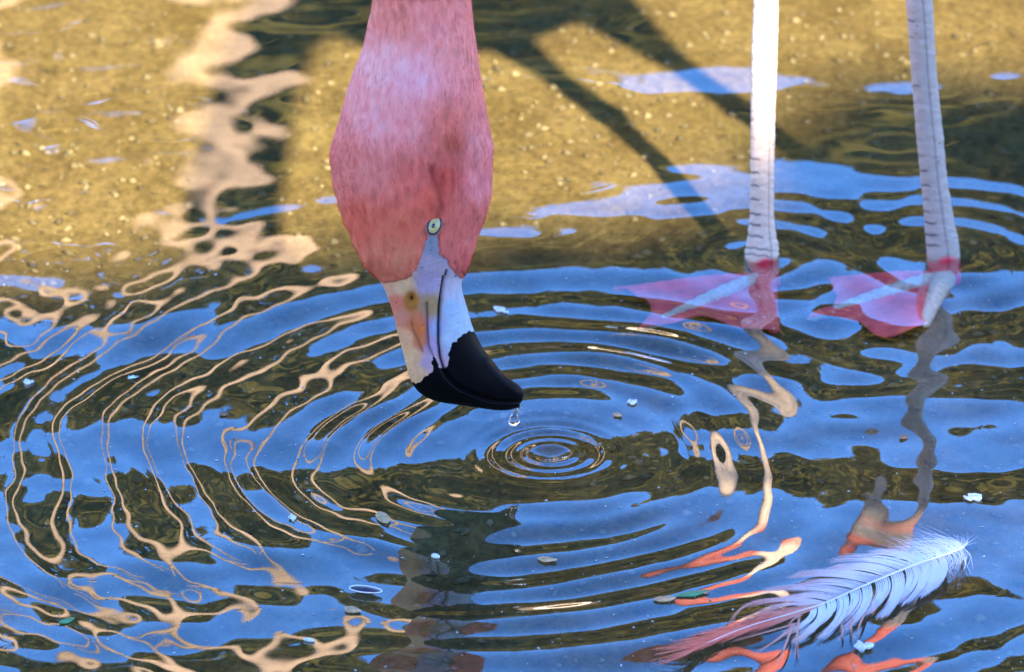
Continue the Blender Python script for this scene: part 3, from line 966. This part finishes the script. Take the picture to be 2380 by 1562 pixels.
# fluffy afterfeather near the quill
for k in range(330):
    t = r.uniform(0.02, 0.30)
    x, y = shaft_at(t)
    if r.random() < 0.66:
        L = r.uniform(45, 125); a = r.uniform(2.5, 3.2) + 0.5 * (0.3 - t)
        tx, ty = x + L * math.cos(a) + jit(6), y - L * abs(math.sin(a)) * 0.8 - r.uniform(0, 16)
        cx, cy = x - L * 0.3 + jit(9), y - 24 + jit(7)
    else:
        L = r.uniform(25, 60)
        tx, ty = x + jit(16), y + L; cx, cy = x + 18 + jit(8), y + L * 0.4
    fl_b.append(((x, y), (cx, cy), (tx, ty), r.uniform(0.001, 0.006), WHT, mixc(WHT, LAV, 0.5), 0.7))
for k in range(40):
    t = r.uniform(0.0, 0.06)
    x, y = shaft_at(t)
    fl_b.append(((x, y), (x + jit(10) + 8, y - 8 + jit(6)), (x + jit(22) - 4, y - r.uniform(8, 34)), 0.003, WHT, LAV, 0.5))
# red end
for k in range(430):
    t = r.uniform(0.58, 0.97)
    x, y = shaft_at(t)
    q = (t - 0.58) / 0.39
    sgn = 1 if r.random() < 0.55 else -1
    L = r.uniform(90, 190) * (1 - 0.35 * q)
    sp = r.uniform(2, 22)
    tx, ty = x - L + jit(6), y + L * 0.27 + sgn * sp * 0.9 + jit(2)
    cx, cy = x - L * 0.45, y + L * 0.14 + sgn * sp * 0.7
    c = mixc(REDC, DRED, r.random()); 
    rd_b.append(((x, y), (cx, cy), (tx, ty), 0.002, mixc(PNK, c, min(1, 0.35 + q * 1.5)), mixc(c, PNK, 0.25 * r.random()), 1.9))
# loose strands
for (x0, y0, x1, y1, x2, y2) in [(960, 700, 860, 790, 700, 880), (985, 650, 955, 780, 975, 910), (950, 690, 900, 840, 840, 945), (1000, 640, 930, 660, 925, 710), (720, 560, 590, 590, 565, 690), (980, 690, 800, 740, 560, 800), (1330, 650, 1280, 720, 1340, 790), (1400, 620, 1350, 700, 1360, 760), (1250, 700, 1280, 740, 1230, 790)]:
    for q in range(7):
        rd_b.append((c4(x0 + jit(5), y0 + jit(3)), c4(x1 + jit(7), y1 + jit(5)), c4(x2 + jit(12), y2 + jit(8)), 0.003, mixc(PNK, REDC, 0.5), mixc(PNK, REDC, 0.7), 0.9))
barbs(up_b, 'upper_vane'); barbs(lo_b, 'lower_vane'); barbs(fl_b, 'downy_barbs'); barbs(rd_b, 'red_barbs')

# ------------------------------------------------------------------ husks, leaf bits, bubbles, dust
def husk(name, x, y, L, W, ang, mat, label, cat, thick=0.25, z=0.0015, group=None, bend=0.0):
    """pointed shell-shaped flake; L, W in photograph units on the water, ang in the water plane"""
    n, m_ = 14, 8
    wob_ = 0.32 if cat in ('flake', 'down', 'petal') else 0.08
    V = []
    for i in range(n + 1):
        t = -1 + 2 * i / n
        w = (1 - abs(t) ** 1.9) ** 0.8 * (1 - 0.18 * t) + 0.02
        w *= 1 + wob_ * math.sin(5.1 * t + x) + 0.6 * wob_ * math.sin(9.7 * t + y)
        for k in range(m_):
            a = 2 * math.pi * k / m_
            V.append((t * L / 2 * u, w * W / 2 * u * math.cos(a) + bend * t * t * L * u, w * W / 2 * u * thick * math.sin(a) + 0.08 * abs(t) ** 2 * W * u))
    V = np.array(V)
    ca, sa = math.cos(ang), math.sin(ang)
    V = np.column_stack([V[:, 0] * ca - V[:, 1] * sa, V[:, 0] * sa + V[:, 1] * ca, V[:, 2]])
    F = grid_faces(n + 1, m_).tolist() + [list(range(m_))[::-1], [n * m_ + k for k in range(m_)]]
    o = mesh_np(name, V, F, mat)
    p = on_z(x, y, z); h = float(water_h(np.array([p.x]), np.array([p.y]))[0])
    o.location = (p.x, p.y, h + z * 0.6)
    tag(o, label, cat, group)
    return o
M_tan = simple('tan_husk', (0.56, 0.31, 0.13), 0.7, 0.3, 250)
M_dark = simple('dark_seed', (0.02, 0.02, 0.04), 0.4, 0.2, 250)
M_white = simple('white_flake', (0.80, 0.70, 0.60), 0.6, 0.25, 250)
M_green = simple('green_leaf', (0.10, 0.28, 0.09), 0.5, 0.3, 200)
M_brown = simple('brown_leaf', (0.26, 0.13, 0.06), 0.7, 0.3, 200)
sd = husk('striped_seed', 850, 1366, 72, 26, -0.28, M_dark, 'dark striped seed with pale rim floating on blue water', 'seed', 0.4, 0.003)
rim_pts = []
for k in range(33):
    a = 2 * math.pi * k / 32
    x_, y_ = 37 * math.cos(a) * u, 15.5 * math.sin(a) * u * (1 - 0.1 * math.cos(a))
    rim_pts.append((x_ * math.cos(-.28) - y_ * math.sin(-.28), x_ * math.sin(-.28) + y_ * math.cos(-.28), 0.0012))
V, F = tube(rim_pts, [1.6 * u] * 33, 6, 65)
mesh_np('husk_rim', V, F, simple('pale_rim', (0.75, 0.66, 0.5), 0.6), sd)
husk('seed_husk', 891, 1208, 64, 30, -1.25, M_tan, 'long tan seed husk afloat by the tan loops', 'husk', 0.25)
husk('seed_husk', 820, 1413, 42, 30, -0.5, M_tan, 'short tan husk floating below the dark striped seed', 'husk')
husk('seed_husk', 1272, 1295, 46, 26, -0.2, M_tan, 'tan husk floating beside the mirrored neck', 'husk')
husk('seed_husk', 1545, 1393, 52, 28, 0.2, M_tan, 'tan husk touching the thin green leaf', 'husk')
husk('leaf_sliver', 1610, 1378, 84, 24, 0.35, M_green, 'thin green leaf sliver floating left of the feather', 'leaf', 0.15)
husk('leaf_bit', 155, 1440, 42, 20, 0.7, M_green, 'small green leaf bit floating on the dark olive water', 'leaf', 0.2)
husk('down_tuft', 1165, 718, 54, 20, -0.8, M_white, 'white down tuft floating behind the pale blue bill', 'down', 0.4)
husk('white_flake', 1012, 1291, 18, 20, 0.9, M_white, 'bright white flake left of the mirrored neck', 'flake', 0.5)
husk('white_petal', 2008, 1500, 46, 34, 0.2, M_white, 'white petal floating below the feather', 'petal', 0.5, 0.003)
husk('white_flake', 1470, 933, 24, 26, -0.4, M_white, 'white flake above the spreading rings', 'flake', 0.3)
husk('seed_husk', 1436, 961, 24, 18, -0.7, M_tan, 'tiny tan husk beside the white flake above the rings', 'husk', 0.3)
husk('white_flake', 680, 1203, 20, 26, 0.2, M_white, 'white glinting flake on the tan loops', 'flake', 0.4)
husk('white_flake', 718, 1483, 14, 20, 1.2, M_white, 'small white flake over the mirrored tan bark', 'flake', 0.4)
husk('white_flake', 66, 886, 26, 24, 0.1, M_white, 'white flake on the slim tan loop by the edge', 'flake', 0.4)
husk('brown_leaf', 2100, 1010, 26, 18, 0.9, M_brown, 'small brown leaf floating near the dark leg reflection', 'leaf', 0.25)
husk('brown_leaf', 520, 965, 22, 18, 0.4, M_brown, 'tiny brown leaf scrap among the left ripples', 'leaf', 0.25)
husk('down_tuft', 2262, 1158, 46, 40, 0.5, M_white, 'pale down tuft floating right of the yellow leg reflection', 'down', 0.15)

# bubbles
m, nt, out = mat_new('bubble_film')
g_ = nd(nt, 'BsdfGlossy', Roughness=0.02); t_ = nd(nt, 'BsdfTransparent'); fr = nd(nt, 'Fresnel', IOR=1.6); ms = nd(nt, 'MixShader')
nt.links.new(fr.outputs[0], ms.inputs[0]); nt.links.new(t_.outputs[0], ms.inputs[1]); nt.links.new(g_.outputs[0], ms.inputs[2]); nt.links.new(ms.outputs[0], out.inputs[0])
M_bub = m
def bubble(x, y, rad, label):
    p = on_z(x, y, 0)
    V = []; n, k_ = 9, 20
    for i in range(n + 1):
        a = math.pi / 2 * i / n
        for k in range(k_):
            V.append((rad * u * math.cos(a) * math.cos(2 * math.pi * k / k_), rad * u * math.cos(a) * math.sin(2 * math.pi * k / k_), rad * u * math.sin(a)))
    o = mesh_np('bubble', V, grid_faces(n + 1, k_).tolist(), M_bub)
    o.location = (p.x, p.y, float(water_h(np.array([p.x]), np.array([p.y]))[0]))
    tag(o, label, 'bubble')
bubble(135, 133, 12, 'bright round bubble on the sunlit sandy shallows at the left')
bubble(1490, 187, 8, 'small bubble between the two leg shadows')

# dust specks on the surface and grit on the bed
def specks(name, n, mat, zf, smin, smax, region, label, cat, flat=0.3, seed=1):
    r = np.random.default_rng(seed)
    x = r.uniform(region[0], region[1], n); y = r.uniform(region[2], region[3], n)
    z = zf(x, y)
    s = smin * (smax / smin) ** (r.random(n) ** 2.2)
    base = np.array([(1, 0, 0), (.4, .8, .1), (-.6, .7, 0), (-.9, -.3, .1), (.1, -.9, 0), (0.1, 0.05, 1), (0, 0, -.6)], float)
    an = r.uniform(0, 2 * np.pi, n); st_ = r.uniform(0.55, 1.4, n)
    bx = base[None, :, 0] * st_[:, None] * r.uniform(.8, 1.2, (n, 7)); by = base[None, :, 1] / st_[:, None]
    X_ = x[:, None] + s[:, None] * (bx * np.cos(an)[:, None] - by * np.sin(an)[:, None])
    Y_ = y[:, None] + s[:, None] * (bx * np.sin(an)[:, None] + by * np.cos(an)[:, None])
    Z_ = z[:, None] + s[:, None] * flat * base[None, :, 2]
    V = np.stack([X_, Y_, Z_], -1).reshape(-1, 3)
    f = np.array([(0, 1, 5), (1, 2, 5), (2, 3, 5), (3, 4, 5), (4, 0, 5), (1, 0, 6), (2, 1, 6), (3, 2, 6), (4, 3, 6), (0, 4, 6)])
    F = (np.arange(n)[:, None, None] * 7 + f[None]).reshape(-1, 3)
    o = mesh_np(name, V, F, mat, smooth=False)
    tag(o, label, cat, kind='stuff')
    return o
def grit_mat(name, a, b):
    m, nt, out = mat_new(name)
    bs = nd(nt, 'BsdfPrincipled', Roughness=0.8)
    gi = nd(nt, 'NewGeometry'); rp = nd(nt, 'ValToRGB')
    rp.color_ramp.elements[0].color = (*a, 1); rp.color_ramp.elements[1].color = (*b, 1)
    nt.links.new(gi.outputs['Random Per Island'], rp.inputs[0]); nt.links.new(rp.outputs[0], bs.inputs['Base Color'])
    nt.links.new(bs.outputs[0], out.inputs[0])
    return m
specks('floating_dust', 1300, grit_mat('dust', (0.3, 0.28, 0.25), (0.8, 0.8, 0.78)), lambda x, y: water_h(x, y) + 0.0003, 0.0003, 0.0012, (-0.42, 0.42, -0.6, 0.12),
       'fine pale dust scattered over the water surface', 'dust', seed=3)
specks('gravel', 6600, grit_mat('grit', (0.045, 0.032, 0.014), (0.19, 0.14, 0.07)), lambda x, y: bed_z(x, y) + 0.0004, 0.0010, 0.0055, (-0.45, 0.45, -0.62, 0.62),
       'small pebbles and grit lying on the pond bed', 'gravel', 0.6, seed=4)
